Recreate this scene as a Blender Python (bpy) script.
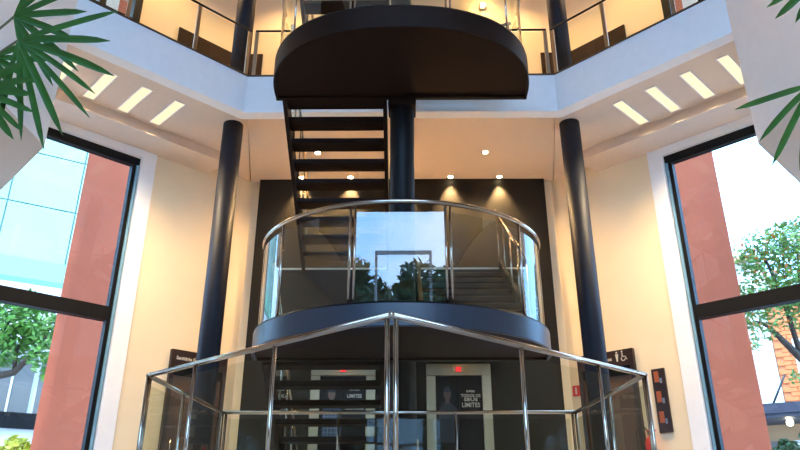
import bpy, math, random
from mathutils import Vector, Matrix
random.seed(7)
R = math.radians
PI = math.pi
sc = bpy.context.scene
for o in list(bpy.data.objects): bpy.data.objects.remove(o)

# ---------------------------------------------------------------- camera
EYE = 0.20
F_PX = 685.0
PITCH = 22.86
cam = bpy.data.cameras.new('camera')
cam.sensor_fit = 'HORIZONTAL'; cam.sensor_width = 36.0
cam.lens = F_PX / 800 * 36.0
cam.clip_start = 0.02; cam.clip_end = 400
camo = bpy.data.objects.new('camera', cam)
camo.location = (0.07, 0, EYE)
camo.rotation_euler = (R(90 + PITCH), 0, R(0.5))
sc.collection.objects.link(camo); sc.camera = camo

# ---------------------------------------------------------------- world
W = bpy.data.worlds.new('sky'); sc.world = W; W.use_nodes = True
nt = W.node_tree; nt.nodes.clear()
n_out = nt.nodes.new('ShaderNodeOutputWorld'); n_bg = nt.nodes.new('ShaderNodeBackground')
n_tc = nt.nodes.new('ShaderNodeTexCoord'); n_map = nt.nodes.new('ShaderNodeMapping')
n_map.inputs['Scale'].default_value = (1, 1, 2.2); n_map.inputs['Location'].default_value = (3.1, 1.7, 0.4)
n_no = nt.nodes.new('ShaderNodeTexNoise'); n_no.inputs['Scale'].default_value = 2.1
n_no.inputs['Detail'].default_value = 6; n_no.inputs['Roughness'].default_value = 0.55
n_rp = nt.nodes.new('ShaderNodeValToRGB')
n_rp.color_ramp.elements[0].position = 0.50; n_rp.color_ramp.elements[0].color = (0.27, 0.56, 1.0, 1)
n_rp.color_ramp.elements[1].position = 0.90; n_rp.color_ramp.elements[1].color = (1.0, 1.0, 1.0, 1)
nt.links.new(n_tc.outputs['Generated'], n_map.inputs[0]); nt.links.new(n_map.outputs[0], n_no.inputs['Vector'])
nt.links.new(n_no.outputs['Fac'], n_rp.inputs[0]); nt.links.new(n_rp.outputs[0], n_bg.inputs[0])
nt.links.new(n_bg.outputs[0], n_out.inputs[0])
n_bg.inputs[1].default_value = 9.5
sun = bpy.data.lights.new('sun', 'SUN'); sun.energy = 3.4; sun.angle = R(0.6); sun.color = (1.0, 0.97, 0.92)
suno = bpy.data.objects.new('sun', sun); sc.collection.objects.link(suno)
suno.rotation_euler = Vector((0.28, 1.0, -1.5)).to_track_quat('-Z', 'Y').to_euler()
sc.view_settings.view_transform = 'Standard'; sc.view_settings.look = 'None'
sc.view_settings.gamma = 1; sc.view_settings.use_curve_mapping = False
sc.view_settings.exposure = 0.38

WARM = (1.0, 0.64, 0.29)

# ---------------------------------------------------------------- materials
MATS = {}
def mat(name, col, rough=0.5, metal=0.0, spec=0.5, noise=0.0, nscale=8.0, bump=0.0, bscale=40.0, emit=None, estr=0.0, stretch=None, coat=0.0):
    m = bpy.data.materials.new(name); m.use_nodes = True
    t = m.node_tree; b = t.nodes['Principled BSDF']
    b.inputs['Roughness'].default_value = rough; b.inputs['Metallic'].default_value = metal
    b.inputs['Specular IOR Level'].default_value = spec
    b.inputs['Coat Weight'].default_value = coat
    c4 = (*col, 1)
    b.inputs['Base Color'].default_value = c4
    tc = t.nodes.new('ShaderNodeTexCoord'); mp = t.nodes.new('ShaderNodeMapping')
    if stretch: mp.inputs['Scale'].default_value = stretch
    t.links.new(tc.outputs['Object'], mp.inputs[0])
    if noise:
        n = t.nodes.new('ShaderNodeTexNoise'); n.inputs['Scale'].default_value = nscale; n.inputs['Detail'].default_value = 5
        t.links.new(mp.outputs[0], n.inputs['Vector'])
        r = t.nodes.new('ShaderNodeValToRGB')
        r.color_ramp.elements[0].position = 0.3; r.color_ramp.elements[1].position = 0.7
        r.color_ramp.elements[0].color = (*[x * (1 - noise) for x in col], 1)
        r.color_ramp.elements[1].color = (*[min(1, x * (1 + noise)) for x in col], 1)
        t.links.new(n.outputs['Fac'], r.inputs[0]); t.links.new(r.outputs[0], b.inputs['Base Color'])
    if bump:
        n2 = t.nodes.new('ShaderNodeTexNoise'); n2.inputs['Scale'].default_value = bscale; n2.inputs['Detail'].default_value = 3
        t.links.new(mp.outputs[0], n2.inputs['Vector'])
        bp = t.nodes.new('ShaderNodeBump'); bp.inputs['Strength'].default_value = bump; bp.inputs['Distance'].default_value = 0.01
        t.links.new(n2.outputs['Fac'], bp.inputs['Height']); t.links.new(bp.outputs[0], b.inputs['Normal'])
    if emit:
        b.inputs['Emission Color'].default_value = (*emit, 1); b.inputs['Emission Strength'].default_value = estr
    MATS[name] = m; return m
def glass(name, tint, ior=1.5, rough=0.0):
    m = bpy.data.materials.new(name); m.use_nodes = True; t = m.node_tree; t.nodes.clear()
    out = t.nodes.new('ShaderNodeOutputMaterial'); mx = t.nodes.new('ShaderNodeMixShader')
    tr = t.nodes.new('ShaderNodeBsdfTransparent'); tr.inputs[0].default_value = (*tint, 1)
    gl = t.nodes.new('ShaderNodeBsdfGlossy'); gl.inputs['Roughness'].default_value = rough
    gl.inputs[0].default_value = (1, 1, 1, 1)
    # Schlick reflectance, the same from both sides of the sheet
    lw = t.nodes.new('ShaderNodeLayerWeight'); lw.inputs[0].default_value = 0.5
    pw = t.nodes.new('ShaderNodeMath'); pw.operation = 'POWER'; pw.inputs[1].default_value = 5.0
    f0 = 2 * ((ior - 1) / (ior + 1)) ** 2
    ma = t.nodes.new('ShaderNodeMath'); ma.operation = 'MULTIPLY_ADD'; ma.inputs[1].default_value = 1 - f0; ma.inputs[2].default_value = f0
    t.links.new(lw.outputs['Facing'], pw.inputs[0]); t.links.new(pw.outputs[0], ma.inputs[0])
    t.links.new(ma.outputs[0], mx.inputs[0]); t.links.new(tr.outputs[0], mx.inputs[1]); t.links.new(gl.outputs[0], mx.inputs[2])
    t.links.new(mx.outputs[0], out.inputs[0]); MATS[name] = m; return m

M_white = mat('white_plaster', (0.88, 0.86, 0.85), 0.6, noise=0.02, bump=0.03)
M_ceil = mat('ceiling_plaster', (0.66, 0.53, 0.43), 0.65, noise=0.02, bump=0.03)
M_cream = mat('cream_plaster', (0.84, 0.68, 0.45), 0.6, noise=0.025, nscale=2, bump=0.04)
M_dark = mat('dark_cladding', (0.012, 0.0095, 0.006), 0.55, spec=0.2, noise=0.12, nscale=2)
M_steel = mat('dark_brown_steel', (0.020, 0.0085, 0.005), 0.5, spec=0.14, noise=0.1, nscale=5)
M_navy = mat('charcoal_paint', (0.016, 0.017, 0.024), 0.5, spec=0.2, noise=0.08, nscale=4)
M_navy2 = mat('column_black_brown', (0.010, 0.008, 0.008), 0.5, spec=0.2)
M_skirt = mat('slate_blue_metal', (0.045, 0.052, 0.075), 0.32, noise=0.05)
M_chrome = mat('polished_steel', (0.54, 0.43, 0.34), 0.15, metal=1.0)
M_brush = mat('brushed_steel', (0.44, 0.33, 0.21), 0.40, metal=1.0, noise=0.06, nscale=3, stretch=(1, 1, 30))
M_frame = mat('black_frame', (0.007, 0.007, 0.008), 0.5, spec=0.15)
M_red = mat('terracotta_render', (0.64, 0.165, 0.09), 0.8, noise=0.09, nscale=1.6, bump=0.1, bscale=12)
M_wood = mat('dark_wood', (0.10, 0.048, 0.024), 0.4, noise=0.25, nscale=3, stretch=(8, 8, 0.6))
M_wood2 = mat('brown_wood_panel', (0.065, 0.030, 0.016), 0.45, noise=0.2, nscale=3, stretch=(6, 6, 0.6))
M_wood3 = mat('gallery_dark_wood', (0.030, 0.014, 0.008), 0.6, spec=0.1, noise=0.2, nscale=3, stretch=(6, 6, 0.6))
M_floor = mat('stone_floor', (0.44, 0.46, 0.49), 0.3, noise=0.08, nscale=3)
M_signb = mat('sign_brown', (0.024, 0.010, 0.007), 0.35, noise=0.05)
M_print = mat('sign_print', (0.62, 0.56, 0.48), 0.5)
M_black = mat('black_door_film', (0.008, 0.006, 0.006), 0.35, spec=0.15)
M_redp = mat('red_paint', (0.62, 0.03, 0.02), 0.35)
M_rubber = mat('black_rubber', (0.015, 0.015, 0.015), 0.6)
M_lit = mat('light_slot', (0.25, 0.25, 0.22), 0.5, emit=(1.0, 0.84, 0.48), estr=0.78)
M_lamp = mat('lamp_glow', (1, 1, 1), 0.5, emit=(1.0, 0.82, 0.50), estr=25)
M_reddot = mat('red_display', (0.2, 0.0, 0.0), 0.4, emit=(1.0, 0.02, 0.03), estr=1.2)
M_leaf = mat('palm_leaf', (0.032, 0.11, 0.012), 0.4, noise=0.3, nscale=6)
M_stem = mat('palm_stem', (0.10, 0.10, 0.035), 0.6, noise=0.2)
M_pot = mat('grey_planter', (0.35, 0.34, 0.33), 0.6, noise=0.06)
M_soil = mat('soil', (0.04, 0.025, 0.015), 0.9, noise=0.3, nscale=30)
M_tleaf = mat('tree_leaf', (0.10, 0.26, 0.035), 0.5, noise=0.45, nscale=3)
M_tleaf2 = mat('tree_leaf_pale', (0.15, 0.30, 0.06), 0.5, noise=0.45, nscale=3)
M_tleafd = mat('tree_leaf_dark', (0.03, 0.085, 0.022), 0.5, noise=0.4, nscale=3)
M_flower = mat('orange_leaf', (0.75, 0.22, 0.03), 0.5, noise=0.2)
M_bark = mat('bark', (0.06, 0.042, 0.03), 0.85, noise=0.3, nscale=12)
M_mint = mat('mint_glass_panel', (0.27, 0.40, 0.32), 0.5, noise=0.06, nscale=0.6)
M_mintl = mat('mint_joint', (0.235, 0.36, 0.29), 0.5)
M_teal = mat('teal_band', (0.20, 0.42, 0.28), 0.5)
M_bwhite = mat('white_facade', (0.75, 0.75, 0.74), 0.7, noise=0.05, nscale=1)
M_bgrey = mat('grey_window', (0.15, 0.14, 0.13), 0.5)
M_brick = mat('orange_brick', (0.72, 0.20, 0.06), 0.8, noise=0.18, nscale=5, stretch=(1, 1, 4))
M_mortar = mat('orange_mortar', (0.62, 0.22, 0.09), 0.9)
M_awning = mat('slate_awning', (0.03, 0.036, 0.055), 0.5)
M_tan = mat('tan_panel', (0.45, 0.27, 0.14), 0.6)
M_pave = mat('pavement', (0.35, 0.34, 0.33), 0.85, noise=0.1)
M_skin = mat('printed_skin', (0.10, 0.05, 0.035), 0.4)
M_skin2 = mat('printed_skin_light', (0.20, 0.12, 0.09), 0.4)
M_cloth = mat('printed_navy_cloth', (0.012, 0.014, 0.024), 0.4)
M_plaid = mat('printed_blue_cloth', (0.035, 0.06, 0.13), 0.4)
M_plaidl = mat('printed_pale_line', (0.16, 0.20, 0.28), 0.4)
M_orange = mat('orange_print', (0.34, 0.085, 0.03), 0.5)
G_rail = glass('rail_glass', (0.84, 0.86, 0.78), 1.2)
G_land = glass('landing_glass', (0.74, 0.77, 0.67), 1.60)
G_win = glass('window_glass', (0.84, 0.86, 0.86), 1.3)
G_fac = glass('entrance_glass', (0.92, 0.94, 0.95), 1.3)
G_sky = glass('skylight_glass', (0.85, 0.87, 0.9), 1.3)

# ---------------------------------------------------------------- builders
COL = sc.collection
class MB:
    def __init__(s): s.v = []; s.f = []; s.sm = []
    def add(s, vs, fs, smooth=False):
        o = len(s.v); s.v += [Vector(p) for p in vs]
        for f in fs: s.f.append([i + o for i in f]); s.sm.append(smooth)
        return s
    def box(s, x0, x1, y0, y1, z0, z1):
        return s.obox((0, 0, 0), (1, 0, 0), (0, 1, 0), x0, x1, y0, y1, z0, z1)
    def obox(s, o, u, n, u0, u1, n0, n1, z0, z1, w=(0, 0, 1)):
        o = Vector(o); u = Vector(u); n = Vector(n); w = Vector(w)
        vs = [o + u * a + n * b + w * c for c in (z0, z1) for b in (n0, n1) for a in (u0, u1)]
        fs = [(0, 2, 3, 1), (4, 5, 7, 6), (0, 1, 5, 4), (2, 6, 7, 3), (0, 4, 6, 2), (1, 3, 7, 5)]
        if u.cross(n).dot(w) < 0: fs = [f[::-1] for f in fs]
        return s.add(vs, fs)
    def bbox(s, x0, x1, y0, y1, z0, z1, b=0.01):
        # box with bevelled vertical and horizontal edges (chamfer)
        vs = []; 
        for z, i in ((z0, b), (z0 + b, 0), (z1 - b, 0), (z1, b)):
            xa, xb, ya, yb = x0 + i, x1 - i, y0 + i, y1 - i
            c = b
            vs += [(xa + c, ya, z), (xb - c, ya, z), (xb, ya + c, z), (xb, yb - c, z), (xb - c, yb, z), (xa + c, yb, z), (xa, yb - c, z), (xa, ya + c, z)]
        fs = [tuple(range(7, -1, -1)), tuple(range(24, 32))]
        for l in range(3):
            for k in range(8):
                a = l * 8 + k; b2 = l * 8 + (k + 1) % 8
                fs.append((a, b2, b2 + 8, a + 8))
        return s.add(vs, fs)
    def prism(s, poly, z0, z1):
        area = sum(poly[i][0] * poly[(i + 1) % len(poly)][1] - poly[(i + 1) % len(poly)][0] * poly[i][1] for i in range(len(poly)))
        if area < 0: poly = poly[::-1]
        n = len(poly)
        vs = [(p[0], p[1], z0) for p in poly] + [(p[0], p[1], z1) for p in poly]
        fs = [tuple(range(n - 1, -1, -1)), tuple(range(n, 2 * n))] + [(i, (i + 1) % n, (i + 1) % n + n, i + n) for i in range(n)]
        return s.add(vs, fs)
    def tube(s, pts, r, n=12, cap=True):
        pts = [Vector(p) for p in pts]; rs = r if isinstance(r, (list, tuple)) else [r] * len(pts)
        vs = []; fs = []; ref = None
        for i, p in enumerate(pts):
            t = (pts[min(i + 1, len(pts) - 1)] - pts[max(i - 1, 0)]).normalized()
            if ref is None:
                ref = Vector((0, 0, 1)) if abs(t.z) < 0.9 else Vector((0, 1, 0))
            a = (ref - t * ref.dot(t)).normalized(); b = t.cross(a); ref = a
            for k in range(n):
                th = 2 * PI * k / n
                vs.append(p + (a * math.cos(th) + b * math.sin(th)) * rs[i])
        for i in range(len(pts) - 1):
            for k in range(n):
                fs.append((i * n + k, i * n + (k + 1) % n, (i + 1) * n + (k + 1) % n, (i + 1) * n + k))
        s.add(vs, fs, True)
        if cap:
            o = len(s.v) - len(vs); m = len(vs)
            s.f.append([o + k for k in range(n - 1, -1, -1)]); s.sm.append(False)
            s.f.append([o + m - n + k for k in range(n)]); s.sm.append(False)
        return s
    def lathe(s, cx, cy, prof, n=32):
        vs = []; fs = []
        for (r, z) in prof:
            for k in range(n):
                th = 2 * PI * k / n; vs.append((cx + r * math.cos(th), cy + r * math.sin(th), z))
        for i in range(len(prof) - 1):
            for k in range(n):
                fs.append((i * n + k, i * n + (k + 1) % n, (i + 1) * n + (k + 1) % n, (i + 1) * n + k))
        s.add(vs, fs, True)
        o = len(s.v) - len(vs)
        s.f.append([o + k for k in range(n - 1, -1, -1)]); s.sm.append(False)
        s.f.append([o + len(vs) - n + k for k in range(n)]); s.sm.append(False)
        return s
    def ball(s, c, r, n=10, m=6, sx=1, sy=1, sz=1):
        prof = []
        vs = []; fs = []
        for j in range(m + 1):
            ph = -PI / 2 + PI * j / m
            for k in range(n):
                th = 2 * PI * k / n
                vs.append((c[0] + r * sx * math.cos(ph) * math.cos(th), c[1] + r * sy * math.cos(ph) * math.sin(th), c[2] + r * sz * math.sin(ph)))
        for j in range(m):
            for k in range(n):
                fs.append((j * n + k, j * n + (k + 1) % n, (j + 1) * n + (k + 1) % n, (j + 1) * n + k))
        return s.add(vs, fs, True)
    def build(s, name, m, parent=None):
        org = Vector((0, 0, 0)); p = parent
        while p is not None: org += p.location; p = p.parent
        me = bpy.data.meshes.new(name)
        me.from_pydata([tuple(v - org) for v in s.v], [], s.f)
        me.polygons.foreach_set('use_smooth', s.sm)
        me.materials.append(m); me.update()
        o = bpy.data.objects.new(name, me); COL.objects.link(o)
        if parent: o.parent = parent
        return o
def tag(o, label=None, cat=None, group=None, kind=None):
    if label: o['label'] = label
    if cat: o['category'] = cat
    if group: o['group'] = group
    if kind: o['kind'] = kind
    return o
def thing(name, loc, label, cat, group=None):
    o = bpy.data.objects.new(name, None); o.location = loc; o.empty_display_size = 0.1
    COL.objects.link(o); return tag(o, label, cat, group)
def struct(name, mb, m, label=None):
    o = mb.build(name, m); o['kind'] = 'structure'
    if label: o['label'] = label
    return o
def text_mesh(name, body, size, origin, u, w, m, parent, depth=0.002, align='CENTER', bold=0.0, sx=1.0):
    """flat lettering: u is the writing direction, w the up direction"""
    cu = bpy.data.curves.new(name, 'FONT'); cu.body = body; cu.size = size; cu.align_x = align
    cu.extrude = depth; cu.offset = bold; cu.resolution_u = 2
    tmp = bpy.data.objects.new(name + '_tmp', cu); COL.objects.link(tmp)
    dg = bpy.context.evaluated_depsgraph_get()
    me = bpy.data.meshes.new_from_object(tmp.evaluated_get(dg))
    bpy.data.objects.remove(tmp); bpy.data.curves.remove(cu)
    me.name = name
    u = Vector(u).normalized(); w = Vector(w).normalized(); nn = u.cross(w)
    org = Vector((0, 0, 0)); p = parent
    while p is not None: org += p.location; p = p.parent
    o3 = Vector(origin)
    for v in me.vertices:
        q = o3 + u * v.co.x * sx + w * v.co.y + nn * v.co.z
        v.co = q - org
    me.materials.clear(); me.materials.append(m)
    o = bpy.data.objects.new(name, me); COL.objects.link(o); o.parent = parent
    return o

def lamp(kind, name, loc, power, parent, size=0.05, spot=None, blend=0.6, col=WARM):
    l = bpy.data.lights.new(name, kind); l.energy = power; l.color = col
    if kind == 'SPOT': l.spot_size = spot; l.spot_blend = blend; l.shadow_soft_size = size
    elif kind == 'AREA': l.shape = 'DISK'; l.size = size
    else: l.shadow_soft_size = size
    o = bpy.data.objects.new(name, l); COL.objects.link(o)
    if parent:
        o.parent = parent; o.location = Vector(loc) - parent.location
    else: o.location = loc
    return o
def ray(px, py, dist):
    """a point seen at photo pixel (px, py), at ground distance dist (y)"""
    c, s_ = math.cos(R(PITCH)), math.sin(R(PITCH))
    v = 225 - py; fwd = F_PX * c - v * s_; up = F_PX * s_ + v * c
    return Vector(((px - 406) * dist / fwd + 0.07, dist, EYE + up * dist / fwd))

S2 = math.sqrt(0.5)
def dg(s, c, a): return (s * a, c - a)            # point on the diagonal |x| + y = c
SIDE = {-1: 'by the sanitary door marked for women', 1: 'by the wheelchair sign'}
WALL_C = 15.1; FAS_C = 11.85; A_COR = 2.50; A_BLK = 4.42
Z_FAS0 = 6.10; Z_CEIL = 6.25; Z_F2 = 6.78; Z_ROOF = 10.6
Y_BACK = 12.15; Y_FAS = FAS_C - A_COR

# ---------------------------------------------------------------- structure
struct('floor', MB().box(-7.1, 7.1, -5.2, 12.6, -0.15, 0), M_floor)
struct('ground_outside', MB().box(-60, 60, -60, 70, -0.4, -0.16), M_pave)
struct('wall_back', MB().box(-3.05, 3.05, Y_BACK, Y_BACK + 0.25, 0, Z_CEIL), M_cream)
core = struct('wall_core', MB().box(-2.78, 2.78, Y_BACK - 0.12, Y_BACK, 0, Z_CEIL), M_dark)
struct('wall_back_upper', MB().box(-3.6, 3.6, 11.65, 11.9, Z_F2, Z_ROOF), M_cream)
u_ = lambda s: Vector((-s * S2, S2, 0))           # along the diagonal wall towards the back centre
n_ = lambda s: Vector((s * S2, S2, 0))            # outward normal of the diagonal wall
def dbox(mb, s, c, a0, a1, d0, d1, z0, z1):
    """box on the diagonal: |x| from a0 (inner) to a1 (outer), offset d0..d1 outward"""
    o = Vector((s * a0, c - a0, 0)); L = (a1 - a0) / S2
    return mb.obox(o, -u_(s), n_(s), 0, L, d0, d1, z0, z1)
WA0, WA1 = 4.54, 6.9
Z_WH = 5.94
for s, nm in ((-1, 'left'), (1, 'right')):
    w = MB()
    dbox(w, s, WALL_C, 2.93, 4.36, 0, 0.25, 0, Z_F2)
    dbox(w, s, WALL_C, 3.40, 4.87, 0, 0.25, Z_F2, Z_ROOF)
    dbox(w, s, WALL_C, 4.87, 6.9, 0, 0.25, 9.7, Z_ROOF)
    struct('wall_diagonal_' + nm, w, M_cream)
    w = MB()
    dbox(w, s, WALL_C, 4.36, WA0, -0.03, 0.25, 0, Z_F2)
    dbox(w, s, WALL_C, WA0, 6.9, -0.03, 0.25, Z_WH, 7.5)
    struct('trim_window_casing_' + nm, w, M_white)
    # dropped bulkhead over the window
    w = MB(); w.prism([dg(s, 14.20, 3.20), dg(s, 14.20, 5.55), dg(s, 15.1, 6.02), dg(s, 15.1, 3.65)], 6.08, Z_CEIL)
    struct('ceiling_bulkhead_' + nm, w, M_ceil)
    # lower window
    wt = MB()
    wd = 0.10
    fr = []
    win = struct('window_' + ('1' if s < 0 else '2'), dbox(dbox(MB(), s, WALL_C, WA0, 6.9, 0.05, 0.17, Z_WH - 0.15, Z_WH), s, WALL_C, WA0, WA0 + 0.085, 0.05, 0.17, 0, Z_WH - 0.15), M_frame, 'black framed tall window with terracotta pillar beyond')
    dbox(MB(), s, WALL_C, WA0 + 0.085, 6.9, 0.03, 0.19, 3.02, 3.24).build('transom', M_frame, win)
    dbox(MB(), s, WALL_C, WA0 + 0.085, 6.9, 0.05, 0.17, 0, 0.12).build('sill', M_frame, win)
    dbox(MB(), s, WALL_C, WA0 + 0.012, WA0 + 0.04, 0.02, 0.05, 0, Z_WH - 0.15).build('glazing_strip', mat('blue_strip_' + nm, (0.20, 0.36, 0.46), 0.2), win)
    dbox(MB(), s, WALL_C, WA0 + 0.085, 6.9, 0.10, 0.112, 3.24, Z_WH - 0.15).build('pane', G_win, win)
    dbox(MB(), s, WALL_C, WA0 + 0.085, 6.9, 0.10, 0.112, 0.12, 3.02).build('pane', G_win, win)
    # upper floor window
    win = struct('window_' + ('3' if s < 0 else '4'), dbox(dbox(MB(), s, WALL_C, 4.87, 4.97, -0.02, 0.12, 7.5, 9.7), s, WALL_C, 4.97, 6.9, -0.02, 0.12, 9.55, 9.7), M_frame, 'dark framed gallery window')
    dbox(MB(), s, WALL_C, 5.32, 5.40, -0.02, 0.12, 7.5, 9.55).build('mullion', M_frame, win)
    dbox(MB(), s, WALL_C, 4.97, 6.9, -0.02, 0.12, 8.55, 8.63).build('transom', M_frame, win)
    dbox(MB(), s, WALL_C, 4.97, 6.9, 0.04, 0.05, 7.5, 9.55).build('pane', G_win, win)
    # side block: white face towards the atrium with a soffit 4.4 m up
    b = MB(); b.prism([dg(s, FAS_C, A_BLK), (s * 6.03, 15.1 - 6.03 - 0.02), (s * 6.9, 8.15), (s * 6.9, -5.2), (s * A_BLK, -5.2)], 4.42, Z_ROOF)
    struct('wall_block_' + nm, b, M_white)
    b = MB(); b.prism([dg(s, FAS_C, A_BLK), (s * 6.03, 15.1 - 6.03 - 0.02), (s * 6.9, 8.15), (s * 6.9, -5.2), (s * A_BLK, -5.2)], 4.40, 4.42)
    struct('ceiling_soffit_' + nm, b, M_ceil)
    struct('wall_side_' + nm, MB().box(min(s * 6.9, s * 7.1), max(s * 6.9, s * 7.1), -5.2, 8.3, 0, Z_ROOF), M_cream)
for s, nm in ((-1, 'left'), (1, 'right')):
    struct('wall_dark_liner_' + nm, MB().box(min(s * 4.37, s * A_BLK), max(s * 4.37, s * A_BLK), -4.9, 4.6, 4.40, Z_ROOF), M_wood2)  # added dark lining, out of view, darkens what the landing glass reflects
# gallery slab, its white edge and the ceiling under it
c = MB(); c.prism([(-A_COR, Y_FAS + 0.18), (A_COR, Y_FAS + 0.18), (3.0, Y_BACK + 0.1), (-3.0, Y_BACK + 0.1)], Z_CEIL, Z_F2 - 0.01)
for s in (-1, 1):
    c.prism([(s * A_COR, Y_FAS + 0.18), (s * (A_BLK + 0.12), FAS_C - A_BLK + 0.14), (s * 6.03, 9.07), (s * 3.0, 12.1), ], Z_CEIL, Z_F2 - 0.01)
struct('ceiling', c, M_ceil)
f = MB()
f.prism([(-A_COR, Y_FAS), (A_COR, Y_FAS), (A_COR + 0.09, Y_FAS + 0.2), (-A_COR - 0.09, Y_FAS + 0.2)], Z_FAS0, Z_F2)
struct('trim_gallery_edge_back', f, M_white)
for s, nm in ((-1, 'left'), (1, 'right')):
    f = MB(); f.prism([dg(s, FAS_C, A_COR), dg(s, FAS_C, A_BLK), (s * (A_BLK + 0.14), FAS_C - A_BLK + 0.14), (s * (A_COR + 0.09), Y_FAS + 0.2)], Z_FAS0, Z_F2)
    struct('trim_gallery_edge_' + nm, f, M_white)
    struct('floor_gallery_edging_' + nm, dbox(MB(), s, FAS_C, A_COR, A_BLK, -0.015, 0.1, Z_F2, Z_F2 + 0.025), M_wood2)
struct('floor_gallery_edging_back', MB().box(-A_COR, A_COR, Y_FAS - 0.015, Y_FAS + 0.1, Z_F2, Z_F2 + 0.025), M_wood2)
# roof
struct('ceiling_roof', MB().box(-7.1, 7.1, -5.2, 12.6, Z_ROOF, Z_ROOF + 0.25), M_ceil)
# entrance glazing behind the camera
fa = MB()
for x in (-A_BLK + 0.06, -2.2, 2.2, A_BLK - 0.06): fa.box(x - 0.06, x + 0.06, -5.1, -4.95, 0, Z_ROOF)
fa.box(-A_BLK, A_BLK, -5.1, -4.95, 4.3, 4.45); fa.box(-A_BLK, A_BLK, -5.1, -4.95, Z_ROOF - 0.15, Z_ROOF)
win = struct('window_6', fa, M_frame, 'tall glazed entrance front')
MB().box(-A_BLK, A_BLK, -5.03, -5.018, 0, Z_ROOF - 0.1).build('pane', G_fac, win)
pt = thing('white_portal', (0, -8.0, -0.16), 'thin white portal frame standing outside the entrance front', 'portal')
for x in (-0.85, 0.85): MB().box(x - 0.04, x + 0.04, -8.06, -7.94, -0.16, 7.72).build('post', M_bwhite, pt)
MB().box(-0.89, 0.89, -8.06, -7.94, 7.72, 7.82).build('crossbar', M_bwhite, pt)
fl = MB()
for s in (-1, 1): fl.box(min(s * 0.95, s * A_BLK), max(s * 0.95, s * A_BLK), -4.94, -4.86, 0, 4.38)
fl.box(-0.95, 0.95, -4.94, -4.86, 2.5, 4.38)
struct('wall_dark_screen', fl, M_wood2)  # added dark screen behind the camera, keeps sky reflections off the railing glass
wl = MB()
for s in (-1, 1): wl.box(min(s * A_BLK, s * 7.1), max(s * A_BLK, s * 7.1), -5.2, -5.0, 0, 4.42)
struct('wall_front', wl, M_cream)

# ---------------------------------------------------------------- brown panelling on the gallery
for s, nm in ((-1, 'left'), (1, 'right')):
    t = struct('trim_gallery_panelling_' + nm, dbox(MB(), s, WALL_C, 3.42, 4.33, -0.04, 0, Z_F2, 8.93), M_wood3)
    struct('trim_gallery_panelling_end_' + nm, MB().box(min(s * 2.86, s * 3.42), max(s * 2.86, s * 3.42), 11.61, 11.65, Z_F2, 8.93), M_wood3)

# ---------------------------------------------------------------- round columns
def column(x, y, r, z1, label, group=None):
    t = thing('round_column', (x, y, 0), label, 'column', group)
    MB().lathe(x, y, [(r, 0.12), (r, z1 - 0.0)], 40).build('shaft', M_navy, t)
    MB().lathe(x, y, [(r + 0.03, 0), (r + 0.03, 0.1), (r, 0.13)], 40).build('base_ring', M_steel, t)
    return t
column(-2.83, 9.98, 0.165, Z_CEIL, 'dark round column in front of the womens restroom door', 'columns under the gallery')
column(2.83, 9.98, 0.165, Z_CEIL, 'dark round column beside the wheelchair sign', 'columns under the gallery')
for s in (-1, 1):
    t = thing('gallery_column', (s * 2.83, 9.98, Z_F2), 'dark blue round column on the gallery ' + ('above the womens restroom door' if s < 0 else 'above the wheelchair sign'), 'column', 'columns on the gallery')
    MB().lathe(s * 2.83, 9.98, [(0.165, Z_F2), (0.165, Z_ROOF)], 40).build('shaft', M_navy, t)
t = thing('centre_column', (0.03, 7.68, 0), 'dark round steel column carrying the stair landings between the flights', 'column')
MB().lathe(0.03, 7.68, [(0.155, 0), (0.155, 9.4)], 40).build('shaft', M_navy2, t)
MB().bbox(-0.15, 0.21, 7.50, 7.86, 5.05, 5.16, 0.012).build('cap_plate', M_steel, t)

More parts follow.
